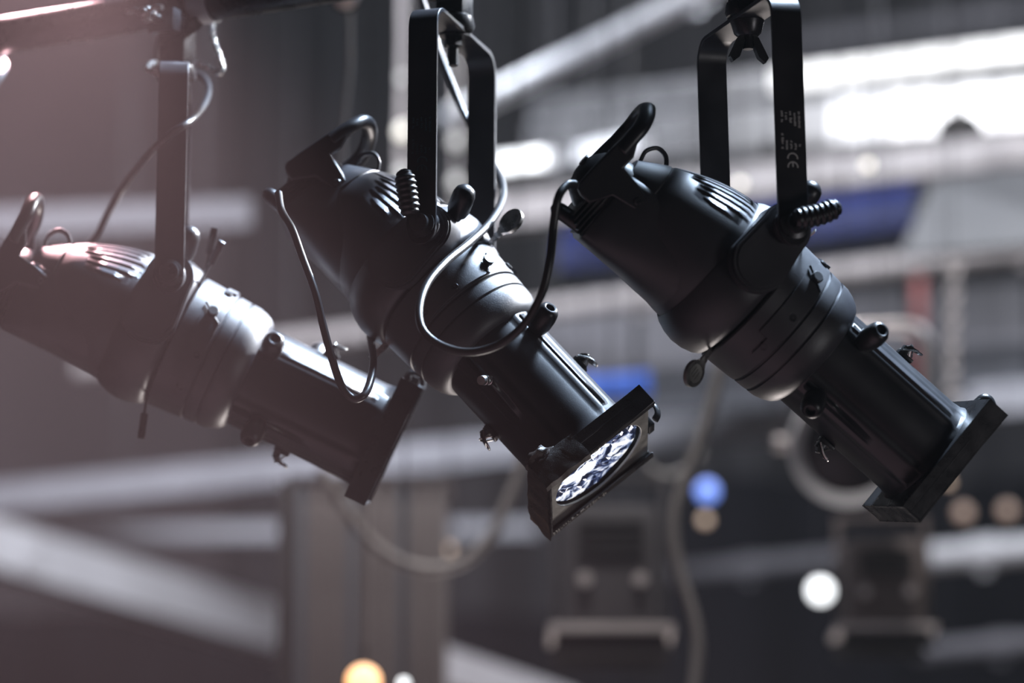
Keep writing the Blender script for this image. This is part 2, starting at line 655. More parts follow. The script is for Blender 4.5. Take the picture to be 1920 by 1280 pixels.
def m_gel_frame():
    b = MB()
    n = 48
    S = 77.0
    vs, fs = [], []
    for x in (190.0, 193.0):
        for k in range(n):
            a = 2 * math.pi * k / n
            vs.append((x, 66 * math.cos(a), 66 * math.sin(a)))
        for k in range(n):
            a = 2 * math.pi * k / n
            c, s = math.cos(a), math.sin(a)
            q = S / max(abs(c), abs(s))
            vs.append((x, q * c, q * s + 0))
    for k in range(n):
        j = (k + 1) % n
        fs += [(k, j, n + j, n + k), (2 * n + k, 3 * n + k, 3 * n + j, 2 * n + j), (n + k, n + j, 3 * n + j, 3 * n + k), (k, 2 * n + k, 2 * n + j, j)]
    b.add(vs, fs)
    return b


def m_holder_clip():
    b = MB()
    b.tube(smooth_path([(176, -22, 80), (178, -22, 90), (186, -22, 94), (195, -22, 90), (199, -22, 82)], 6), 2.2, 8, flat=2.2)
    b.box((186, 18, 84), (12, 22, 9), ch=1.5)
    b.cyl((178, -32, 83), (178, -12, 83), 4, 12)
    return b


def m_lens():
    b = MB()
    b.lathe([(150, 57.5), (158, 56), (166, 45), (171, 28), (173, 0)], 48)
    return b


def m_lens_glow():
    bm = bmesh.new()
    rings, n = 12, 44
    vs = [[bm.verts.new((185, 0, 0))]]
    for i in range(1, rings + 1):
        r = 65.5 * i / rings
        row = []
        for j in range(n):
            a = 2 * math.pi * (j + 0.5 * (i % 2)) / n
            rj = r + (random.uniform(-1.5, 1.5) if i < rings else 0)
            y, z = rj * math.cos(a), rj * math.sin(a)
            x = 185 + (7.0 * noise.noise(Vector((y * .06, z * .04, 3))) + 4.0 * noise.noise(Vector((y * .16, z * .1, 9)))) * (1 if i < rings else 0.2)
            row.append(bm.verts.new((x, y, z)))
        vs.append(row)
    for j in range(n):
        bm.faces.new((vs[0][0], vs[1][j], vs[1][(j + 1) % n]))
    for i in range(1, rings):
        for j in range(n):
            k = (j + 1) % n
            a, b_, c, d = vs[i][j], vs[i][k], vs[i + 1][k], vs[i + 1][j]
            bm.faces.new((a, b_, c))
            bm.faces.new((a, c, d))
    b = MB()
    b.bm(bm)
    return b.mesh('lens_glow', 0)


def m_knob():
    """barrel knob pointing along +X from its foot, with a socket in its end"""
    b = MB()
    b.lathe([(0, 0), (0, 8), (4, 9), (8, 11.5), (16, 13.5), (28, 14), (37, 12.8), (42, 10), (43, 7.5), (42.5, 6), (36, 5.5), (36, 0)], 28)
    return b


def m_smooth_knob():
    b = MB()
    b.lathe([(0, 0), (0, 7), (6, 8), (8, 12), (14, 13.6), (36, 13.8), (43, 12), (47, 8), (49, 4), (49.5, 0)], 28)
    return b


def m_ribbed_handle(bend):
    def fn():
        b = MB()
        L = 55.0
        pts, rs = [], []
        N = 64
        for k in range(N + 1):
            t = k / N
            x = L * t
            ang = bend * t * t
            pts.append((x, 0, 14 * math.sin(ang) * t))
            env = 13.0 if t < .75 else 13.0 * math.sqrt(max(0.02, 1 - ((t - .75) / .26) ** 2))
            env *= 0.8 + 0.2 * min(1, t / .15)
            rs.append(env * (1 - 0.13 * (0.5 + 0.5 * math.cos(2 * math.pi * t * 8))))
        b.tube(pts, rs, 20)
        return b
    return fn


def m_latch():
    """toggle latch, foot at the origin, +X outwards, +Z along the tube"""
    b = MB()
    b.box((2, 0, 0), (5, 15, 20), ch=1)
    b.box((8, 0, -4), (9, 11, 9), ch=1)
    b.prism([(10, -8), (15, -4), (17, 8), (14, 9), (12, -2), (9, -5)], -7, 7)
    return b


def m_latch_wire():
    b = MB()
    b.tube(smooth_path([(6, -8, -8), (14, -8, 4), (16, -6, 13), (16, 6, 13), (14, 8, 4), (6, 8, -8)], 5), 1.1, 6)
    b.tube(smooth_path([(5, -6, 6), (15, -5, 0), (17, 0, -3), (15, 5, 0), (5, 6, 6)], 5), 1.0, 6)
    return b


def m_spring():
    b = MB()
    pts = []
    for k in range(90):
        a = k / 90 * 2 * math.pi * 5
        pts.append((k / 90 * 26 - 2, 5.2 * math.cos(a), 5.2 * math.sin(a)))
    b.tube(pts, 0.9, 6)
    b.cyl((20, 0, 0), (27, 0, 0), 5.5, 16)
    return b


def m_rear_box():
    b = MB()
    rows = [(-304, -27, 38, 46, 5), (-303, -27, 43, 52, 5), (-299, -27, 46.5, 55.5, 5), (-280, -24, 51, 58, 4.5), (-258, -19, 57, 63, 3.5), (-236, -14, 62, 68, 2.7), (-205, -6, 73, 77, 2.15), (-178, -1, 80, 82.5, 2.0), (-168, 0, 80, 82, 2.0)]
    n = 56
    vs, fs = [], []
    for t, cz, hy, hz, e in rows:
        for j in range(n):
            a = 2 * math.pi * j / n
            c, q = math.cos(a), math.sin(a)
            vs.append((t, -hy * math.copysign(abs(q) ** (2 / e), q), cz + hz * (0.70 if c > 0 else 1.0) * math.copysign(abs(c) ** (2 / e), c)))
    for i in range(len(rows) - 1):
        for j in range(n):
            k = (j + 1) % n
            fs.append((i * n + j, i * n + k, (i + 1) * n + k, (i + 1) * n + j))
    fs.append(tuple(range(n)))
    b.add(vs, fs)
    return b


def m_cap():
    b = MB()
    T = Matrix.Translation((0, 0, -18))
    b.lathe([(-351, 0), (-350, 10), (-346, 21), (-338, 31), (-326, 38), (-314, 41), (-300, 42)], 44, T)
    b.lathe([(-352.5, 0), (-352.5, 7), (-350, 8)], 20, Matrix.Translation((0, -4, -10)))
    return b


def m_fin():
    b = MB()
    b.box((0, 0, -36), (2.0, 86, 74), ch=0.6)
    return b


def m_bail():
    """rear handle: a broad loop on two prongs"""
    b = MB()
    for s in (-1, 1):
        out = [(-338, 52), (-341, 20), (-343, -12), (-343, -36), (-340, -42), (-333, -45), (-320, -46), (-312, -34), (-305, -22), (-272, -16), (-259, -12), (-255, -7), (-258, -2), (-294, 7), (-316, 10), (-315, 26), (-322, 40), (-324, 54)]
        b.prism(out, s * 42, s * 52)
    pts = [(-331, -47, 22), (-331, -47, 44), (-331, -44, 58), (-333, -34, 71), (-335, -17, 79), (-335, 0, 81), (-335, 17, 79), (-333, 34, 71), (-331, 44, 58), (-331, 47, 44), (-331, 47, 22)]
    b.tube(smooth_path(pts, 6), 8.2, 16, flat=1.2)
    return b


def m_adjust_stick():
    b = MB()
    b.turn([(0, 0), (0, 6), (3, 8.5), (10, 9.5), (40, 9.5), (46, 8), (50, 4), (51, 0)], (-296, -14, -68), (-345, -18, -73), 20)
    return b


def m_adjust_bracket():
    b = MB()
    b.box((-300, -12, -56), (3, 22, 26))
    b.box((-310, -14, -55), (16, 14, 4))
    return b


def m_loop():
    b = MB()
    b.tube(smooth_path([(-300, -4, 34), (-302, -4, 48), (-294, -4, 60), (-282, -4, 60), (-274, -4, 52), (-270, -4, 40)], 6), 3.0, 10, flat=0.7)
    return b


def m_yoke():
    b = MB()
    path = []
    z0 = -24.0
    Rb = 26.0
    W, H = W_YOKE, H_YOKE
    for z in (z0, z0 + 2, z0 + 6, z0 + 12, z0 + 20, 60, 160, H - Rb):
        path.append((-W, z))
    for k in range(1, 7):
        a = R(90) * k / 6
        path.append((-W + Rb - Rb * math.cos(a), H - Rb + Rb * math.sin(a)))
    path += [(-40, H), (0, H)]
    path = path + [(-y, z) for y, z in reversed(path[:-1])]
    hw = []
    for i, (y, z) in enumerate(path):
        if z < z0 + 20:
            q = 1 - (z0 + 20 - z) / 20
            hw.append(18 * math.sqrt(max(0.06, 1 - (1 - q) ** 2)))
        else:
            hw.append(18)
    th = 2.6
    vs, fs = [], []
    for i, (y, z) in enumerate(path):
        y0, z0_ = path[max(i - 1, 0)]
        y1, z1 = path[min(i + 1, len(path) - 1)]
        t = Vector((0, y1 - y0, z1 - z0_)).normalized()
        nrm = Vector((0, t.z, -t.y))
        c = Vector((0, y, z))
        for sx, sn in ((-1, -1), (1, -1), (1, 1), (-1, 1)):
            vs.append(c + Vector((sx * hw[i], 0, 0)) + nrm * (sn * th))
    for i in range(len(path) - 1):
        for j in range(4):
            k = (j + 1) % 4
            fs.append((4 * i + j, 4 * i + k, 4 * i + 4 + k, 4 * i + 4 + j))
    fs.append((0, 3, 2, 1))
    e = 4 * (len(path) - 1)
    fs.append((e, e + 1, e + 2, e + 3))
    b.add(vs, fs)
    return b


def m_print():
    """columns of small print turned sideways on the near arm, illegible at this size, and the CE mark"""
    rnd = random.Random(3)
    b = MB()
    y = -W_YOKE - 2.9
    ends = ((118, 104), (120, 96), (117, 98), (113, 93), (111, 94))
    for c in range(5):
        x = -10.5 + c * 5.2
        for z, stop in ((130.0, ends[c][0]), (ends[c][1], 86.5)):
            while z > stop:
                l = rnd.uniform(0.7, 1.5)
                if rnd.random() < 0.85:
                    b.box((x + rnd.uniform(-.4, .4), y, z - l / 2), (rnd.uniform(1.6, 3.0), 0.3, l * .8))
                z -= l + rnd.uniform(0.2, 0.5)
    return b


def m_ce():
    b = MB()
    y = -W_YOKE - 2.9
    def arc(cz, bar):
        n = 14
        vs, fs = [], []
        for k in range(n + 1):
            a = R(-10 + 200 * k / n)          # opens downward: the mark is turned a quarter
            for r in (5.0, 6.6):
                for yy in (y - .15, y + .15):
                    vs.append((1 + r * math.cos(a), yy, cz + r * math.sin(a) * 0.95))
        for k in range(n):
            q = 4 * k
            for e in ((0, 1, 5, 4), (2, 6, 7, 3), (0, 4, 6, 2), (1, 3, 7, 5)):
                fs.append(tuple(q + i for i in e))
        b.add(vs, fs)
        if bar:
            b.box((1, y, cz + 2.4), (1.6, 0.3, 5.0))
    arc(76, False)
    arc(66, True)
    return b


def m_top_bolt():
    b = MB()
    H = H_YOKE
    b.turn([(0, 0), (0, 18), (2, 18), (2, 0)], (0, 0, H - 2.7), (0, 0, H - 6), 28)
    b.turn([(0, 0), (0, 11), (12, 11), (12, 0)], (0, 0, H - 5), (0, 0, H - 20), 6)
    b.cyl((0, 0, H - 18), (0, 0, H - 42), 6.2, 16, ch=1)
    return b


def m_wing_nut():
    b = MB()
    H = H_YOKE
    b.turn([(0, 0), (0, 20), (14, 16), (18, 12), (18, 0)], (0, 0, H - 3), (0, 0, H - 24), 24)
    for s in (-1, 1):
        b.prism([(s * 6, H - 20), (s * 12, H - 22), (s * 24, H - 46), (s * 20, H - 52), (s * 12, H - 46), (s * 5, H - 28)], -4, 4)
    b.cyl((0, 0, H - 20), (0, 0, H - 36), 6, 14)
    return b


def m_clamp(gap):
    """hook clamp: stem from the yoke top to the pipe, the hook over the pipe, in the yoke frame turned to the pipe"""
    def fn():
        b = MB()
        H = H_YOKE
        zc = H + gap
        b.turn([(0, 0), (0, 24), (5, 26), (16, 24), (20, 18), (20, 0)], (0, 0, H + 2.7), (0, 0, H + 26), 28)
        b.box((0, 2, H + gap / 2 - 8), (38, 30, gap - 30), ch=4)
        out = []
        for k in range(19):
            a = R(-70 + 250 * k / 18)
            out.append((41 * math.cos(a), zc + 41 * math.sin(a)))
        for k in range(18, -1, -1):
            a = R(-70 + 250 * k / 18)
            out.append((25.5 * math.cos(a), zc + 25.5 * math.sin(a)))
        b.prism(out, -19, 19, 'X')
        b.box((0, -30, zc - 34), (38, 20, 30), ch=3)
        return b
    return fn


def m_clamp_bolt(gap):
    def fn():
        b = MB()
        zc = H_YOKE + gap
        b.cyl((0, -44, zc - 34), (0, -84, zc - 34), 6, 12, ch=1)
        b.turn([(0, 0), (0, 11), (12, 9), (12, 0)], (0, -66, zc - 34), (0, -82, zc - 34), 18)
        for s in (-1, 1):
            b.tube([(s * 4, -74, zc - 34), (s * 16, -74, zc - 28), (s * 26, -76, zc - 30)], [5, 4, 3.5], 8)
        return b
    return fn


def m_screw(r=5.0):
    def fn():
        b = MB()
        b.lathe([(-3, 0), (-3, r), (1.4, r), (2.4, r - 1.0), (2.4, 1.2), (1.2, 1.2), (1.2, 0)], 18)
        return b
    return fn


def m_thumb_screw():
    b = MB()
    b.lathe([(-2, 0), (-2, 5), (3, 5), (4, 6.8), (9, 7), (10, 6), (10, 0)], 18)
    b.tube([(3, -11, -13), (3, -4, -4), (3, 4, 4), (3, 11, 13)], 1.5, 6)
    return b


def m_worn_edge():
    """bare metal ticks along the outer lip of the frame holder"""
    rnd = random.Random(11)
    b = MB()
    z = -76.0
    while z < 6:
        h = rnd.uniform(1.2, 3.4)
        b.box((200.3, 74 + rnd.uniform(-1.5, 1.5), z), (0.6, rnd.uniform(4, 8), h))
        b.box((200.3, -72 + rnd.uniform(-1.5, 1.5), z), (0.6, rnd.uniform(3, 6), h * .8))
        z += h + rnd.uniform(1.0, 3.0)
    return b


def m_shutter(kind):
    """shutter handle: foot at the origin, +X outwards"""
    def fn():
        b = MB()
        if kind == 'disc':
            b.box((12, 0, 0), (28, 7, 1.4))
            b.box((25, 0, 0), (10, 9, 4), ch=1)
            out = []
            for k in range(26):
                a = R(-150 + 300 * k / 25)
                out.append((45 + 17 * math.cos(a), 14 * math.sin(a)))
            b.prism(out + [(26, -4), (26, 4)][::-1], -2.5, 2.5, 'Z')
        elif kind == 'tab':
            b.box((14, 0, 0), (36, 7.5, 1.4))
            b.box((28, 0, 1), (4, 3, 1))
        else:
            b.tube([(0, 0, 0), (22, 0, 2), (36, 0, 3)], 1.8, 8)
            b.box((52, 0, 4), (34, 9, 4.5), ch=1.2)
        return b
    return fn


def m_disc_insert():
    b = MB()
    n = 28
    vs = [(45, 0, 2.7)] + [(45 + 11.5 * math.cos(2 * math.pi * k / n), 10.5 * math.sin(2 * math.pi * k / n), 2.9) for k in range(n)]
    b.add(vs, [(0, 1 + k, 1 + (k + 1) % n) for k in range(n)])
    for k in (-4, 0, 4):
        b.box((45, k, 3.1), (12, 1.8, 0.7))
    return b


def m_tape():
    """creased tape wrapped over one flank and corner of the frame holder"""
    b = MB()
    rnd = random.Random(5)
    S = 81.5
    nx, nz = 10, 9
    path = [(168, -S), (176, -S - 1), (190, -S - .5), (202, -S - .5), (203.5, -70)]
    vs, fs = [], []
    for i in range(nz + 1):
        z = -S - 2 + 62 * i / nz
        for (x, y) in path:
            j = rnd.uniform(-1.6, 1.6)
            vs.append((x + rnd.uniform(-1, 1), y - abs(j), z + rnd.uniform(-1.5, 1.5) - (3 if i == 0 else 0)))
    n = len(path)
    for i in range(nz):
        for j in range(n - 1):
            fs.append((i * n + j, i * n + j + 1, (i + 1) * n + j + 1, (i + 1) * n + j))
    k = len(vs)
    b.add(vs, fs)
    # lower end
    vs, fs = [], []
    ys = [-S + 163 * i / 12 for i in range(13)]
    for i, y in enumerate(ys):
        for x in (166, 178, 190, 203):
            vs.append((x + rnd.uniform(-1, 1), y, -S - 1.5 - rnd.uniform(0, 2.5) - 3 * math.sin(i / 12 * math.pi)))
    for i in range(12):
        for j in range(3):
            fs.append((i * 4 + j, i * 4 + j + 1, i * 4 + 5 + j, i * 4 + 4 + j))
    b.add(vs, fs)
    # crumpled lump at the corner by the tube
    bm = bmesh.new()
    bmesh.ops.create_icosphere(bm, subdivisions=3, radius=1)
    for v in bm.verts:
        nn = noise.noise(v.co * 2.3) * .35 + noise.noise(v.co * 5) * .18
        v.co = Vector((166, -66, -66)) + Vector((v.co.x * 13, v.co.y * 22, v.co.z * 20)) * (1 + nn)
    b.bm(bm)
    return b


def rad_mtx(ang, r, t, spin=0.0):
    """frame on the tube surface: +X radial outwards, +Z along the tube axis"""
    a = R(ang)
    X = Vector((0, -math.sin(a), math.cos(a)))
    Z = Vector((1, 0, 0))
    Y = Z.cross(X)
    m = Matrix((X, Y, Z)).transposed().to_4x4()
    return Matrix.Translation(radial(ang, r, t) * MM) @ m @ Matrix.Rotation(R(spin), 4, 'X')


def stage_lamp(label, pos, pan, lean, sway, tilt, roll, rear_roll, opt):
    root = thing('stage_spotlight', label, 'spotlight',
                 Matrix.Translation(Vector((pos[0], pos[1], pos[2])) * MM + EYE) @ Matrix.Rotation(R(pan), 4, 'Z') @ Matrix.Rotation(R(lean), 4, 'X') @ Matrix.Rotation(R(sway), 4, 'Y'),
                 'black profile spotlights hanging from the front pipe')
    body = Matrix.Rotation(R(tilt), 4, 'Y') @ TM(*PIV)
    front = body @ Matrix.Rotation(R(roll), 4, 'X')
    rear = body @ TM(0, 0, -10) @ Matrix.Rotation(R(rear_roll), 4, 'X') @ TM(0, 0, 10)

    def P(name, fn, material, mtx=None, parent=root, key=None, bevel=0.0):
        return obj(name, cached(key or name, fn, material, name), None, parent, mtx, bevel)

    # --- body
    P('reflector_housing', m_housing, 'paint', body)
    P('pivot_ring', m_ring, 'paint', body)
    gate = P('shutter_housing', m_gate, 'paint', front)
    P('cover_strip', m_gate_plate(58), 'paint', None, gate, 'cover_strip')
    P('cover_strip', m_gate_plate(-60), 'paint', None, gate, 'cover_strip_b')
    for a, t in ((123, -66), (92, -64), (20, -66), (-40, -66)):
        P('screw', m_screw(5.2), 'blacksteel', rad_mtx(a, 85, t), gate, 'screw5')
    P('thumb_screw', m_thumb_screw, 'plastic', rad_mtx(54, 84, -70), gate)
    tube = P('lens_tube', m_lens_tube, 'tube', front)
    P('lens', m_lens, 'lensglass', None, tube)
    for a, t, kind in opt['knobs']:
        if kind == 'knob':
            P('focus_knob', m_knob, 'plastic', front @ rad_mtx(a, 64, t))
        else:
            P('spring', m_spring, 'steel', front @ rad_mtx(a, 62, t, 30))
    for a, t in ((4, 80), (184, 76)):
        la = P('latch', m_latch, 'blacksteel', front @ rad_mtx(a, 66, t))
        P('wire_bail', m_latch_wire, 'steel', None, la)
    hold = P('frame_holder', m_holder, 'blacksteel', front, root, 'frame_holder', 0.5)
    P('holder_clip', m_holder_clip, 'blacksteel', None, hold)
    if opt.get('gel'):
        g = P('gel_frame', m_gel_frame, 'alu', None, hold, bevel=0.4)
        P('lens_glow_disc', m_lens_glow, 'lens_glow', front)  # disc with the lens glow painted on, set before the glass
        we = P('worn_edge', m_worn_edge, 'steel', None, hold)
        we['kind'] = 'stuff'
        tp = P('gaffer_tape', m_tape, 'tape', None, hold)
        tp['label'] = 'creased dark tape wrapped round the frame holder'
    # --- rear
    P('lamp_base', m_rear_box, 'paint', rear)
    cap = P('lamp_cap', m_cap, 'plastic', rear)
    for k in range(5):
        P('cooling_fin', m_fin, 'plastic', TM(-303 - 5.2 * k, 0, -6 + k * 3), cap, 'cooling_fin')
    bail = P('rear_handle', m_bail, 'plastic', rear, bevel=2.2)
    for s in (-1,):
        P('screw', m_screw(4.2), 'blacksteel', TM(-280, s * 52, -8) @ Matrix.Rotation(R(-90), 4, 'Z'), bail, 'screw4')
    st = P('adjustment_knob', m_adjust_stick, 'plastic', rear)
    P('bracket', m_adjust_bracket, 'steel', None, st)
    P('safety_loop', m_loop, 'paint', body)
    # --- yoke
    yk = P('yoke', m_yoke, 'strap', None, root, 'yoke', 0.6)
    if opt.get('print'):
        P('printed_text', m_print, opt['print'], None, yk, 'print' + opt['print'])
        P('ce_mark', m_ce, opt['print'], None, yk, 'ce' + opt['print'])
    if opt.get('wing'):
        P('wing_nut', m_wing_nut, 'blacksteel', None, yk)
    else:
        P('top_bolt', m_top_bolt, 'blacksteel', None, yk)
    gap = opt['gap']
    cm = Matrix.Rotation(R(opt['pipe_turn']), 4, 'Z')
    cl = P('pipe_clamp', m_clamp(gap), 'blacksteel', cm, root, 'clamp%d' % gap)
    P('clamp_bolt', m_clamp_bolt(gap), 'steel', None, cl, 'cbolt%d' % gap)
    # --- pivot hardware
    hub = MB()
    for s in (-1, 1):
        pb = P('pivot_bolt', lambda: MB().turn([(0, 0), (0, 17), (4, 17), (6, 12), (12, 11), (12, 0)], (0, 0, 0), (1, 0, 0), 24), 'blacksteel',
               TM(0, s * (W_YOKE + 2.6), 0) @ Matrix.Rotation(R(90 * s), 4, 'Z'))
    if opt.get('handle'):
        hx, hz, bend = opt['handle']
        d = Vector((hx, -0.12, hz)).normalized()
        q = Vector((1, 0, 0)).rotation_difference(d).to_matrix().to_4x4()
        P('tilt_handle', m_ribbed_handle(bend), 'plastic', TM(*opt['handle_at']) @ q, root, 'tilt_handle%.1f' % bend)
    kq = Vector((1, 0, 0)).rotation_difference(Vector((-0.12, -0.62, 0.78)).normalized()).to_matrix().to_4x4()
    P('lock_knob', m_smooth_knob, 'plastic', body @ TM(-133, -62, 82) @ kq)
    # --- shutters
    for a, kind, tw, lean_ in opt['shutters']:
        sh = P('shutter_handle', m_shutter(kind), 'blacksteel' if kind == 'lever' else 'steel',
               front @ rad_mtx(a, 80, -103) @ Matrix.Rotation(R(lean_), 4, 'Y') @ Matrix.Rotation(R(tw), 4, 'X'), root, 'sh' + kind)
        if kind == 'disc':
            P('disc_insert', m_disc_insert, 'alu', None, sh)
    return root, body, front, rear


# the front pipe
PIPE_Z = 1.427 + 1.6
PA = Vector((-0.40, 4.665, PIPE_Z))
PD = Vector((0.70, -0.357, 0)).normalized()
PIPE_TURN = math.degrees(math.atan2(PD.y, PD.x))
pb = MB()
p0, p1 = PA - PD * 2.6, PA + PD * 3.4
pb.turn([(0, 0), (0, 20), (1, 24.2), (5999, 24.2), (6000, 20), (6000, 0)], (0, 0, 0), (1, 0, 0), 40)
po = thing('lighting_pipe', 'dark steel lighting pipe from which the three black spotlights hang', 'pipe', Matrix.Translation(p0) @ Vector((1, 0, 0)).rotation_difference(PD).to_matrix().to_4x4())
obj('pipe_tube', pb, 'darkpipe' if 'darkpipe' in M else 'blacksteel', po)
cb = MB()
cb.turn([(0, 24.3), (0, 30), (60, 30), (60, 24.3)], (0, 0, 0), (1, 0, 0), 32)
obj('pipe_collar', cb, 'blacksteel', po, TM(900, 0, 0))
for xk in (700, 5100):
    hb = MB()
    hb.cyl((xk, 0, 20), (xk, 0, (7.0 - PIPE_Z) / MM), 8, 10)
    obj('hanger_rod', hb, 'blacksteel', po)

LA, bodyA, frontA, rearA = stage_lamp('black stage spotlight at the left with pale sheen along its lens tube', (-424, 4655, 1052.5), 4.0, 2.0, .3, 25.0, 10.0, 8, dict(
    knobs=((58, 14, 'knob'), (131, 38, 'knob'), (-50, 60, 'knob')), pipe_turn=PIPE_TURN - 4, gap=105, shutters=((26, 'lever', 90, -4), (2, 'lever', 90, 14), (150, 'lever', 90, -18)), ))
LB, bodyB, frontB, rearB = stage_lamp('black stage spotlight in the middle whose silvery lens faces the viewer', (-72.3, 4507, 1074.7), -16.8, 0, .2, 47.5, -20.5, -18, dict(
    knobs=((52, 30, 'knob'), (127, 44, 'spring'), (-50, 60, 'knob')), gel=True, print='printfaint', pipe_turn=PIPE_TURN + 16.8, gap=84,
    handle=(-0.10, 1.0, 0.15), handle_at=(-8, -136, 8), shutters=((22, 'disc', 70, 0), (196, 'tab', 60, 0))))
LC, bodyC, frontC, rearC = stage_lamp('black stage spotlight at the right with ribbed tilt handle and white CE mark', (279, 4295, 1025.8), 17.9, 1.5, -1.8, 39.7, 10.5, 18, dict(
    knobs=((60, 22, 'knob'), (130, 20, 'knob'), (-50, 60, 'knob')), print='print', wing=True, pipe_turn=PIPE_TURN - 17.9, gap=133,
    handle=(1.0, 0.16, 0.7), handle_at=(-6, -138, 2), shutters=((160, 'disc', 60, 0), (30, 'tab', 0, 0))))


# ------------------------------------------------------------------ cables on the front rig
def W3(*pts):
    return [at(*p) for p in pts]


cable('power_cord', W3((1078, 345, 4.18), (1062, 347, 4.17), (1046, 372, 4.16), (1037, 430, 4.17), (1030, 490, 4.17), (1016, 548, 4.18), (985, 605, 4.20), (938, 645, 4.22), (880, 660, 4.23),
                       (828, 648, 4.24), (794, 620, 4.25), (786, 580, 4.27), (800, 534, 4.30), (835, 492, 4.34), (880, 455, 4.40), (918, 418, 4.48), (940, 380, 4.56), (942, 345, 4.64), (924, 306, 4.72),
                       (895, 262, 4.76), (866, 205, 4.78), (846, 155, 4.79), (824, 100, 4.80), (806, 45, 4.80), (786, -15, 4.80), (770, -70, 4.80)),
      4.8, 'rubber', 'black power cord looping across the middle spotlight from the right one')
cable('power_cord', W3((522, 362, 4.42), (528, 395, 4.40), (548, 430, 4.38), (566, 480, 4.37), (590, 545, 4.36), (606, 610, 4.36), (622, 670, 4.36), (640, 722, 4.36), (662, 747, 4.36), (683, 740, 4.36),
                       (695, 712, 4.38), (700, 680, 4.42), (698, 655, 4.48), (694, 630, 4.56)),
      4.6, 'rubber', 'black power cord hanging in a narrow loop below the middle spotlight')
cable('power_cord', W3((-30, 545, 4.72), (60, 520, 4.80), (140, 480, 4.84), (178, 445, 4.84), (205, 395, 4.82), (240, 338, 4.76), (283, 285, 4.55), (325, 248, 4.515), (362, 222, 4.54), (386, 190, 4.66), (390, 160, 4.78),
                       (372, 140, 4.82), (330, 130, 4.84), (296, 118, 4.80), (300, 70, 4.76), (318, 30, 4.74)),
      4.6, 'rubber', 'black power cord rising past the yoke arm of the left spotlight')
cable('safety_cable', W3((398, 42, 4.74), (400, 72, 4.74), (408, 96, 4.74), (418, 128, 4.74), (408, 136, 4.74), (380, 122, 4.76), (340, 118, 4.80), (300, 116, 4.80), (281, 120, 4.76), (277, 128, 4.70), (288, 137, 4.64), (310, 140, 4.60), (345, 134, 4.56)),
      3.4, 'steel', 'pale wire safety cable looped round the yoke top of the left spotlight')
tk = MB()
tk.lathe([(-14, 24.4), (-14, 26), (14, 26), (14, 24.4)], 32)
tb = obj('tape_band', tk, 'beige')
tq = at(385, 20, 4.66)
sPipe = (tq - PA).dot(PD)
tb.matrix_world = Matrix.Translation(PA + PD * sPipe) @ Vector((1, 0, 0)).rotation_difference(PD).to_matrix().to_4x4()
tag(tb, 'pale tape band wound round the dark pipe by the left yoke', 'tape')
cable('safety_cable', W3((8, 92, 4.84), (4, 110, 4.84), (10, 125, 4.82), (-4, 150, 4.80), (-30, 190, 4.80)), 5, 'greycable', 'short knotted grey cord hanging from the pipe at the left edge')


# ------------------------------------------------------------------ the rig and the building beyond
SK = 0.509


def dep(px, d0):
    d0 = d0 * 1.2
    return d0 - SK * (px - 960) / FPX * d0


def frame_between(a, b):
    X = (b - a).normalized()
    Y = Vector((0, 0, 1)).cross(X).normalized()
    Z = X.cross(Y)
    return Matrix.Translation(a) @ Matrix((X, Y, Z)).transposed().to_4x4()


def round_bar(name, label, a, b, dia, material, cat='pipe', collars=(0.3, 0.7), group=None):
    L = (b - a).length / MM
    r = dia / MM / 2
    t = thing(name, label, cat, frame_between(a, b), group)
    m = MB()
    m.turn([(0, 0), (0, r * .9), (2, r), (L - 2, r), (L, r * .9), (L, 0)], (0, 0, 0), (1, 0, 0), 28)
    obj('tube', m, material, t)
    for c in collars:
        m = MB()
        m.turn([(-30, r), (-30, r * 1.22), (30, r * 1.22), (30, r)], (0, 0, 0), (1, 0, 0), 24)
        m.box((0, 0, -r * 1.35), (26, r * .6, r * .7))
        obj('collar', m, material, t, TM(L * c, 0, 0))
    return t


def channel_bar(name, label, a, b, h, depth, material, cat='beam', plates=(0.25, 0.6)):
    """steel channel with its web to the photographer and flanges behind"""
    L = (b - a).length / MM
    h, d = h / MM, depth / MM
    t = thing(name, label, cat, frame_between(a, b))
    m = MB()
    m.box((L / 2, 0, 0), (L, 6, h))
    obj('web', m, material, t)
    for s in (-1, 1):
        m = MB()
        m.box((L / 2, d / 2, s * (h / 2 - 3)), (L, d, 6))
        obj('flange', m, material, t)
    for c in plates:
        m = MB()
        m.box((0, -5, 0), (90, 5, h * .8), ch=1)
        for sx in (-30, 30):
            m.cyl((sx, -7, h * .2), (sx, -14, h * .2), 6, 6)
            m.cyl((sx, -7, -h * .2), (sx, -14, -h * .2), 6, 6)
        obj('joint_plate', m, material, t, TM(L * c, 0, 0))
    return t


def A(px, py, d0):
    return at(px, py, dep(px, d0))


PX = 1 / FPX
channel_bar('steel_channel', 'blurred blue-grey horizontal channel behind the left yoke arm', at(-260, 425, 8.4), at(470, 398, 8.4), 56 * 8.4 * PX, .05, 'gallerygrey', plates=())
m_ = round_bar('rig_pipe', 'pale blurred pipe passing just above the grey panels at the right', A(150, 692, 7.6), A(2150, 438, 7.6), 40 * 7.6 * 1.2 * PX, 'beige', collars=(.43, .56, .9))
channel_bar('bridge_beam', 'long pale grey beam running level across the whole background', A(-320, 962, 8.2), A(2200, 716, 8.2), 54 * 8.2 * 1.2 * PX, .07, 'greypaint', plates=(.12, .36, .62, .88))
channel_bar('bridge_strut', 'thin grey rail below the long beam at the left', at(120, 1002, 10.6), at(1010, 988, 10.6), 27 * 10.6 * PX, .04, 'greypaint', plates=())
channel_bar('cross_beam', 'broad pale beam sloping down to the right at lower left', at(-240, 950, 9.4), at(640, 1207, 11.0), 88 * 10.2 * PX, .09, 'white', plates=(.3,))
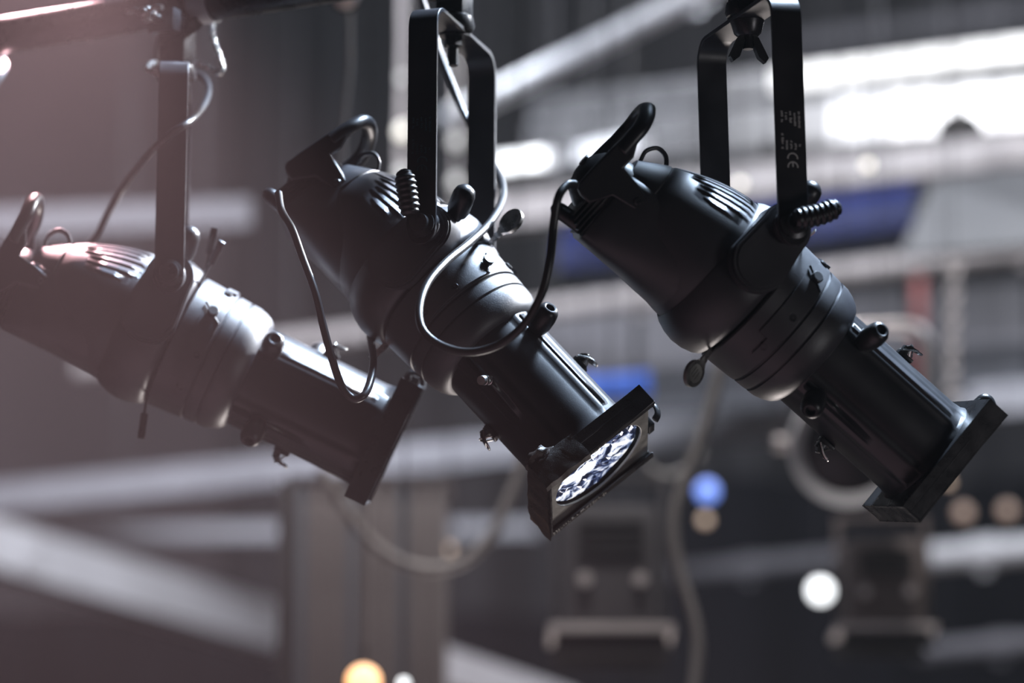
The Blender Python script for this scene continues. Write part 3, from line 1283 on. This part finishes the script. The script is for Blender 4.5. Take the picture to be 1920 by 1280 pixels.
round_bar('rig_pipe', 'dark grey pipe behind the lower lantern at the right', A(1180, 1083, 8.3), A(1640, 1040, 8.3), 36 * 8.3 * 1.2 * PX, 'midgrey', collars=(.5,))
round_bar('rig_pipe', 'short bright pipe with a collar at the lower right edge', A(1748, 1044, 7.9), A(2120, 1012, 7.9), 46 * 7.9 * 1.2 * PX, 'white', collars=(.27,))
round_bar('rig_pipe', 'low dark blue-grey pipe near the bottom right corner', A(1720, 1224, 8.1), A(2120, 1188, 8.1), 38 * 8.1 * 1.2 * PX, 'midgrey', collars=(.4,))
channel_bar('slanted_board', 'pale slanted board at the bottom centre of the picture', at(820, 1240, 8.0), at(1080, 1330, 8.3), 70 * 8 * PX, .05, 'greypaint', plates=())
round_bar('diagonal_brace', 'shiny aluminium brace slanting up beside the middle yoke', at(840, 222, 8.2), at(1360, -35, 7.4), 44 * 7.9 * PX, 'braceshine', cat='brace', collars=(.9,))
round_bar('ceiling_pipe', 'dim blue-grey pipe high at the top right', A(1430, 88, 9.6), A(2150, -6, 9.6), 36 * 9.6 * 1.2 * PX, 'midgrey', collars=(.5,))
# the bright truss at the upper right
channel_bar('truss_rail', 'pale beige rail under the bright lamps behind the right yoke', A(880, 402, 7.7), A(2150, 246, 7.7), 58 * 7.7 * 1.2 * PX, .08, 'beige', plates=(.35, .55, .8))


def panel_lamp(name, label, a, b, h, segs):
    L = (b - a).length / MM
    h = h / MM
    t = thing(name, label, 'lamp', frame_between(a, b))
    m = MB()
    m.box((L / 2, 30, 0), (L + 10, 50, h + 10), ch=3)
    obj('lamp_housing', m, 'white', t)
    for k, material in enumerate(segs):
        m = MB()
        w_ = L / len(segs)
        m.box(((k + .5) * w_, 2, 0), (w_ - 6, 8, h), ch=2)
        obj('diffuser', m, material, t)
    return t


FALLOFF = [.03, .03, .04, .06, .12, .32, .8]  # light fading leftward along the truss, painted in as weakening emission
for k_, v_ in enumerate(FALLOFF):
    M['dim%d' % k_] = mat('painted_falloff_%d' % k_, (0.06, 0.06, 0.065), 0.5, emit=(0.95, 0.95, 1.0), estr=v_ * .75)
panel_lamp('strip_lamp', 'glowing cream strip lamp along the top of the bright truss, its left fade painted in', A(1000, 208, 7.9), A(2180, 58, 7.9), 38 * 7.9 * 1.2 * PX, ['dim0', 'dim1', 'dim3', 'dim5', 'led_tube', 'led_tube', 'led_tube', 'led_tube', 'led_tube', 'led_tube'])
panel_lamp('panel_lamp', 'row of white panels under the cream strip, dazzling lamps at the right, painted fade at left', A(990, 274, 7.85), A(2180, 170, 7.85), 78 * 7.85 * 1.2 * PX, ['dim1', 'dim2', 'dim3', 'dim4', 'dim5', 'dim6', 'led_panel2', 'led_panel', 'led_panel', 'led_panel', 'led_panel2', 'led_panel'])
# a dark lantern silhouetted on the panels
def dome_lamp(name, label, px, py, d, rpx, material='black'):
    p = at(px, py, d)
    r = rpx * d * PX / MM
    t = thing(name, label, 'lamp', Matrix.Translation(p))
    m = MB()
    m.turn([(0, 0), (0, r * .3), (r * .25, r * .72), (r * .6, r), (r * .8, r * 1.02), (r * .8, r * .9)], (0, 0, r * .55), (0, 0, -r), 28)
    obj('shade', m, material, t)
    m = MB()
    m.cyl((0, 0, r * .5), (0, 0, r * 1.1), r * .14, 12)
    m.box((0, 0, r * 1.2), (r * .5, r * .4, r * .3), ch=r * .05)
    obj('stem', m, material, t)
    return t


dome_lamp('dome_lamp', 'small black domed lamp in front of the dazzling panels', 1800, 236, 7.0, 44)
dome_lamp('dome_lamp', 'small dark lamp half hidden behind the right yoke arm', 1446, 272, 7.5, 16)


# blue lamp bar, pale board, wall panels
def prism_bar(name, label, a, b, prof, material, cat, end):
    L = (b - a).length / MM
    t = thing(name, label, cat, frame_between(a, b))
    m = MB()
    m.prism([(y, z) for y, z in prof], 0, L, 'X')
    obj('casing', m, material, t, bevel=3)
    for x_ in (-14, L):
        m = MB()
        m.prism([(y * 1.05, z * 1.06) for y, z in prof], x_, x_ + 14, 'X')
        obj('end_cap', m, end, t)
    return t


prism_bar('lamp_bar', 'navy blue lamp bar with sloping top behind the right spotlight', A(1060, 470, 7.2), A(1725, 386, 7.2), [(-40, -52), (-45, 10), (0, 52), (70, 52), (70, -52)], 'blue', 'lamp bar', 'black')


def board(name, label, corners, d, thick, material, cat):
    """corners in image order, a flat board with real thickness facing the photographer"""
    P = [at(x, y, dd) for (x, y), dd in zip(corners, d)]
    o0 = P[0]
    n = (P[1] - P[0]).cross(P[-1] - P[0]).normalized()
    if n.y < 0:
        n = -n
    vs = [(p - o0) / MM for p in P] + [(p - o0 + n * thick) / MM for p in P]
    k = len(P)
    fs = [tuple(range(k)), tuple(range(2 * k - 1, k - 1, -1))] + [(i, i + k, (i + 1) % k + k, (i + 1) % k) for i in range(k)]
    m = MB()
    m.add(vs, fs)
    o = obj(name, m.mesh(name, 0), material)
    o.location = o0
    b = o.modifiers.new('bevel', 'BEVEL')
    b.width = .004
    b.segments = 2
    return tag(o, label, cat)


board('reflector_board', 'pale grey board beside the blue lamp bar at right edge', [(1752, 336), (2100, 290), (2100, 448), (1685, 478)], (7.9, 7.6, 7.6, 7.9), .02, 'midlight', 'board')
# the panelled gallery front at the right, each panel its own board
gal = thing('gallery_front', 'grey panelled gallery front below the pale pipe at right', 'gallery front', Matrix.Translation(at(1500, 700, 9.2)))
gm = gal.matrix_world.inverted()
for k, (x0, x1) in enumerate(((930, 1190), (1200, 1450), (1460, 1700), (1710, 1930), (1940, 2200))):
    for (ya, yb, mt) in ((545, 648, 'midgrey'), (656, 745, 'gallerydark')):
        P = [at(x0, ya - (x0 - 1700) * .07, 9.2), at(x1, ya - (x1 - 1700) * .07, 9.2), at(x1, yb - (x1 - 1700) * .07, 9.2), at(x0, yb - (x0 - 1700) * .07, 9.2)]
        vs = [gm @ p / MM for p in P] + [(gm @ p + Vector((0, .03, 0))) / MM for p in P]
        m = MB()
        m.add(vs, [(0, 1, 2, 3), (7, 6, 5, 4), (0, 4, 5, 1), (1, 5, 6, 2), (2, 6, 7, 3), (3, 7, 4, 0)])
        obj('panel', m.mesh('panel', 0), 'gallerygrey' if mt == 'midgrey' else 'slate', gal)
m = MB()
m.tube([(gm @ at(900, 708, 9.15)) / MM, (gm @ at(2200, 615, 9.15)) / MM], 9, 10)
obj('rail', m, 'midgrey', gal)

# uprights and hanging gear
round_bar('red_upright', 'dull red upright pipe behind the right lens tube', at(1722, 735, 8.8), at(1722, 520, 8.8), 22 * 8.8 * PX, 'red', cat='upright', collars=())
bp = [at(x, y, 7.0) for x, y in ((1560, 622), (1630, 614), (1690, 612), (1722, 620), (1738, 648), (1742, 700), (1742, 790))]
cable('bent_pipe', bp, 14 * 7 * PX / MM, 'tubealu', 'bent shiny tube arching behind the right lens tube', cat='pipe')
ch = thing('hanging_chain', 'loose pale chain hanging at the right below the pipe', 'chain', Matrix.Translation(at(1790, 500, 7.4)))
for k in range(14):
    m = MB()
    pts = [(16 * math.cos(a) * .6, 0, 16 * math.sin(a)) for a in [2 * math.pi * i / 14 for i in range(15)]]
    m.tube(pts, 4, 8, caps=False)
    obj('link', m, 'beige', ch, TM(-k * 1.2, 0, -k * 25) @ Matrix.Rotation(R(90 * (k % 2) + 20), 4, 'Z'))


def string_lamps(label, px, y0, y1, d, bulbs, r):
    top = at(px, y0, d)
    t = thing('lamp_string', label, 'lamp string', Matrix.Translation(top))
    L = (top.z - at(px, y1, d).z) / MM
    m = MB()
    m.tube([(0, 0, 200), (2, 0, -L * .3), (-3, 0, -L * .7), (0, 0, -L)], r, 10)
    obj('cord', m, 'beige', t)
    for (y, rp, mt) in bulbs:
        z = -(top.z - at(px, y, d).z) / MM
        rr = rp * d * PX / MM
        m = MB()
        m.turn([(0, 0), (0, rr * .5), (rr * .5, rr * .62), (rr * .7, rr * .9), (rr * 1.3, rr), (rr * 1.9, rr * .75), (rr * 2.2, 0)], (0, -r - 2, z + rr * 1.2), (0, -r - 2, z - rr), 20)
        obj('bulb', m, mt, t)
    return t


string_lamps('pale hanging string with cream glowing bulbs left of the middle yoke', 758, -60, 440, 7.8, ((250, 13, 'bulb_cream'), (150, 9, 'bulb_grey'), (332, 13, 'bulb_grey'), (395, 9, 'bulb_grey')), 9)
string_lamps('grey hanging string with dull bulbs seen between the middle yoke arms', 856, 120, 470, 7.9, ((195, 8, 'bulb_grey'), (268, 12, 'bulb_grey'), (345, 12, 'bulb_grey'), (400, 8, 'bulb_grey')), 4)


def globe(label, px, py, d, rpx, material, cat='lamp'):
    """small lamp: bezel and cap with a lit bulb"""
    p = at(px, py, d)
    r = rpx * d * PX / MM
    t = thing('indicator_lamp', label, cat, Matrix.Translation(p))
    m = MB()
    m.lathe([(-r * .9, 0), (-r * .7, r * .45), (-r * .2, r * .9), (r * .3, r), (r * .8, r * .7), (r, 0)], 20, Matrix.Rotation(R(-90), 4, 'Z'))
    obj('bulb', m, material, t)
    m = MB()
    m.turn([(0, r * 1.02), (0, r * 1.15), (r * .9, r * 1.0), (r * 1.6, r * .6), (r * 1.6, 0)], (0, r * .1, 0), (0, r * 2, 0), 20)
    obj('bezel', m, 'black', t)
    m = MB()
    m.cyl((0, r * 1.2, 0), (0, r * 1.2, r * 2.2), r * .16, 10)
    obj('stem', m, 'black', t)
    return t


panel_lamp('tube_lamp', 'brilliant white tube lamp beside the far arm of the middle yoke', at(922, 308, 8.3), at(1018, 296, 8.2), 30 * 8.2 * PX, ['bulb_white'])
panel_lamp('tube_lamp', 'bluish white tube lamp behind the rear handle of the right spotlight', at(1078, 290, 8.3), at(1190, 268, 8.2), 34 * 8.2 * PX, ['bulb_mid'])
globe('small white lamp between the arms of the right yoke', 1388, 345, 7.2, 8, 'bulb_cream')
globe('small white lamp above the blue lamp bar', 1627, 310, 7.1, 9, 'bulb_cream')
globe('large orange lamp glowing at the bottom edge of the picture', 682, 1278, 6.1, 32, 'bulb_warm')
globe('small white lamp beside the orange one at the bottom edge', 757, 1281, 6.1, 10, 'bulb_white')
globe('dim copper lamp beside the ribbed cabinet', 840, 1030, 8.0, 9, 'bulb_dim')
globe('bright blue lamp right of the middle lens', 1326, 922, 7.8, 20, 'bulb_blue')
globe('dim amber lamp under the bright blue one', 1322, 975, 7.8, 10, 'bulb_dim')
globe('white lamp shining at the left of the lower lantern', 1538, 1108, 7.6, 22, 'bulb_white')
globe('pinkish lamp peeping out beside the right frame holder', 1778, 905, 7.4, 8, 'bulb_dim')
globe('dim amber lamp on the dark gallery, nearer the right frame holder', 1806, 962, 8.4, 15, 'bulb_faint')
globe('dim amber lamp on the dark gallery, at the right edge', 1888, 958, 8.4, 15, 'bulb_faint')
globe('pale round lamp hanging from the pipe at the top', 648, -6, 5.6, 26, 'bulb_off')
prism_bar('lamp_bar', 'short bright blue lamp bar behind the middle frame holder', at(1080, 730, 7.6), at(1205, 722, 7.6), [(-30, -22), (-34, 12), (-10, 24), (30, 24), (30, -22)], 'blue2', 'lamp bar', 'blue2')

# blurred cables
cable('hanging_cable', [at(x, y, 6.4) for x, y in ((600, 880), (640, 940), (690, 1010), (750, 1052), (810, 1066), (870, 1052), (920, 1005), (950, 945), (975, 880), (985, 800))], 9.5, 'greycable', 'grey cable sagging in a deep curve under the spotlights')
cable('hanging_cable', [at(x, y, 6.2) for x, y in ((1370, 560), (1352, 690), (1328, 780), (1296, 870), (1270, 945), (1264, 1010), (1276, 1080), (1298, 1150), (1308, 1210), (1302, 1290), (1290, 1380))], 10, 'greycable', 'thick grey cable hanging in a wavy line right of centre')
cable('hanging_cable', [at(x, y, 5.7) for x, y in ((655, 0), (656, 60), (656, 130), (650, 190), (643, 260), (641, 340), (644, 420))], 4.5, 'greycable', 'thin grey cord hanging behind the middle rear handle')
cable('hanging_cable', [at(x, y, 6.9) for x, y in ((1190, 830), (1215, 872), (1245, 890), (1280, 882), (1320, 850))], 5, 'greycable', 'short slack grey cord behind the middle frame holder')


# ribbed cabinet at lower left of centre
cab = thing('ribbed_cabinet', 'tall brownish cabinet with upright ribs at lower left of centre', 'cabinet', Matrix.Translation(at(690, 1330, 6.9)))
S_ = 6.9 * PX / MM
Wc, Hc = 290 * S_, 500 * S_
m = MB()
m.box((0, 120, Hc / 2 - 60), (Wc, 200, Hc), ch=6)
obj('case', m, 'brown', cab)
for k in range(9):
    x = -Wc / 2 + Wc * (k + .5) / 9
    m = MB()
    m.box((0, 8, Hc / 2 - 60), (Wc / 9 * .55, 26, Hc * .96), ch=4)
    obj('rib', m, 'brown' if k % 3 else 'brown2', cab, TM(x, 0, 0))
m = MB()
m.box((0, 120, Hc - 56), (Wc + 24, 230, 14), ch=3)
obj('lid', m, 'darkgrey', cab)
m = MB()
m.box((-Wc / 2 - 14, 60, Hc / 2 - 60), (26, 120, Hc), ch=4)
obj('side_post', m, 'black', cab)


# lanterns hung in the background
def lantern_down(label, px, py, d, wpx, hpx, material, trim):
    """box lantern pointing down with a colour frame at its mouth"""
    s = d * PX / MM
    w_, h_ = wpx * s, hpx * s
    t = thing('box_lantern', label, 'lantern', Matrix.Translation(at(px, py, d)))
    m = MB()
    m.box((0, w_ * .4, 0), (w_ * .72, w_ * .7, h_ * .72), ch=w_ * .05)
    obj('lantern_body', m, material, t)
    for k in (-1, 1):
        m = MB()
        m.box((k * w_ * .42, w_ * .4, h_ * .12), (w_ * .05, w_ * .14, h_ * .86), ch=2)
        obj('yoke_arm', m, material, t)
    m = MB()
    m.box((0, w_ * .4, h_ * .55), (w_ * .9, w_ * .14, w_ * .05), ch=2)
    m.cyl((0, w_ * .4, h_ * .55), (0, w_ * .4, h_ * .8), w_ * .06, 12)
    obj('yoke_bridge', m, material, t)
    m = MB()
    for (x, y, dx, dy) in ((0, 0, w_ * .94, w_ * .05), (0, w_ * .85, w_ * .94, w_ * .05), (-w_ * .45, w_ * .42, w_ * .05, w_ * .85), (w_ * .45, w_ * .42, w_ * .05, w_ * .85)):
        m.box((x, y, -h_ * .36), (dx, dy, h_ * .05), ch=1)
    obj('frame_runner', m, trim, t)
    for y_ in (.02, .80):
        m = MB()
        m.prism([(-w_ * .40, -h_ * .38), (w_ * .40, -h_ * .38), (w_ * .46, -h_ * .52), (-w_ * .46, -h_ * .52)], w_ * y_, w_ * (y_ + .02))
        obj('barn_door', m, 'black', t)
    for k in range(4):
        m = MB()
        m.box((0, w_ * .03, h_ * (.08 + k * .06)), (w_ * .5, 6, h_ * .02))
        obj('vent_slat', m, 'black', t)
    for x in (-.2, .22):
        m = MB()
        m.cyl((x * w_, w_ * .06, -h_ * .08), (x * w_, -w_ * .02, -h_ * .08), w_ * .05, 16, ch=1)
        obj('knob', m, trim, t)
    return t


lantern_down('dark box lantern with pale bottom edge hanging below the middle lens', 1146, 1060, 6.6, 250, 330, 'darkgrey', 'beige')
lantern_down('brownish lantern with square frame at the lower right', 1662, 1090, 6.9, 200, 240, 'lanternbrown', 'beige')


def fresnel(label, px, py, d, rpx):
    s = d * PX / MM
    r = rpx * s
    t = thing('fresnel_lantern', label, 'lantern', Matrix.Translation(at(px, py, d)) @ Matrix.Rotation(R(18), 4, 'X'))
    T = Matrix.Rotation(R(-90), 4, 'Z')          # +X of the lathe towards the photographer (-Y)
    m = MB()
    m.lathe([(0, r * .80), (4, r * .84), (10, r), (2, r * 1.02), (-r * .25, r * 1.0), (-r * .25, r * .8)], 48, T)
    obj('front_ring', m, 'white', t)
    m = MB()
    m.lathe([(-r * .2, r * .82), (-r * 1.0, r * .86), (-r * 1.5, r * .7), (-r * 1.7, r * .4), (-r * 1.7, 0)], 40, T)
    obj('can', m, 'darkgrey', t)
    m = MB()
    m.lathe([(-r * .1, r * .82), (-r * .08, r * .6), (-r * .02, r * .3), (0, 0)], 40, T)
    obj('lens', m, 'fresnelglass', t)
    m = MB()
    pts = [(r * 1.12 * math.cos(a), r * .5, r * 1.12 * math.sin(a)) for a in [R(x) for x in range(-10, 191, 10)]]
    m.tube(pts, 7, 8)
    m.cyl((0, r * .5, r * 1.1), (0, r * .5, r * 2.0), 10, 12)
    obj('yoke', m, 'darkgrey', t)
    for k in (-1, 1):
        m = MB()
        m.cyl((k * r * 1.0, r * .5, 0), (k * r * 1.24, r * .5, 0), r * .14, 14, ch=1)
        obj('tilt_knob', m, 'beige', t)
    return t


fresnel('round-mouthed lantern with pale ring behind the right lens tube', 1592, 838, 6.7, 112)

# drapes: dark cloth with folds behind everything, and a side leg
def drape(name, label, x0, x1, z0, z1, y, material, amp=.10, per=.45, ph=0):
    m = MB()
    n = int((x1 - x0) / .05)
    vs, fs = [], []
    for i in range(n + 1):
        x = x0 + (x1 - x0) * i / n
        yy = y + amp * math.sin(2 * math.pi * x / per + ph) + amp * .4 * math.sin(2 * math.pi * x / (per * 2.7) + 1)
        for z in (z0, z1):
            vs.append((x / MM, yy / MM, z / MM))
            vs.append((x / MM, (yy + .008) / MM, z / MM))
    for i in range(n):
        q, k = 4 * i, 4 * i + 4
        fs += [(q, k, k + 2, q + 2), (q + 1, q + 3, k + 3, k + 1), (q + 2, k + 2, k + 3, q + 3), (q, q + 1, k + 1, k)]
    m.add(vs, fs)
    o = obj(name, m, material)
    return tag(o, label, 'drape')


drape('stage_drape', 'dark folded drape filling the background behind the middle spotlight', -0.95, 5.5, 0.05, 6.6, 12.4, 'drape')
drape('stage_drape', 'black low drape below the pale sloping beam at lower left', -3.2, 0.4, 0.05, 3.22, 11.6, 'blackdrape', .06, .4)
drape('stage_drape', 'black low drape behind the lanterns at lower right', 0.45, 4.2, 0.05, 3.60, 11.4, 'blackdrape', .06, .4)


# ------------------------------------------------------------------ thin suspension wires up to the ceiling
def hang(o, pts):
    inv = o.matrix_world.inverted()
    for p in pts:
        a, b = inv @ p, inv @ Vector((p.x, p.y, 7.0))
        m = MB()
        m.cyl(a / MM, b / MM, 1.6, 6)
        obj('hanging_wire', m, 'blacksteel', o)


bpy.context.view_layer.update()
for o in list(bpy.data.objects):
    if o.parent or 'category' not in o.keys():
        continue
    n_ = o.name.split('.')[0]
    if n_ in ('indicator_lamp', 'dome_lamp', 'box_lantern', 'fresnel_lantern', 'lamp_string', 'hanging_chain'):
        hang(o, [o.matrix_world.translation + Vector((0, .03, .02))])
    elif n_ in ('rig_pipe', 'bridge_strut', 'bridge_beam', 'cross_beam', 'steel_channel', 'truss_rail', 'strip_lamp', 'panel_lamp', 'tube_lamp', 'ceiling_pipe', 'lamp_bar', 'slanted_board', 'diagonal_brace', 'red_upright'):
        L_ = max((v.co.x for c in o.children if c.type == 'MESH' for v in c.data.vertices), default=1)
        hang(o, [o.matrix_world @ Vector((L_ * q, .01, .0)) for q in (.12, .88)])
    elif n_ in ('hanging_cable', 'bent_pipe'):
        vs_m = [o.matrix_world @ v.co for v in o.data.vertices]
        hang(o, [max(vs_m, key=lambda p: p.z)])
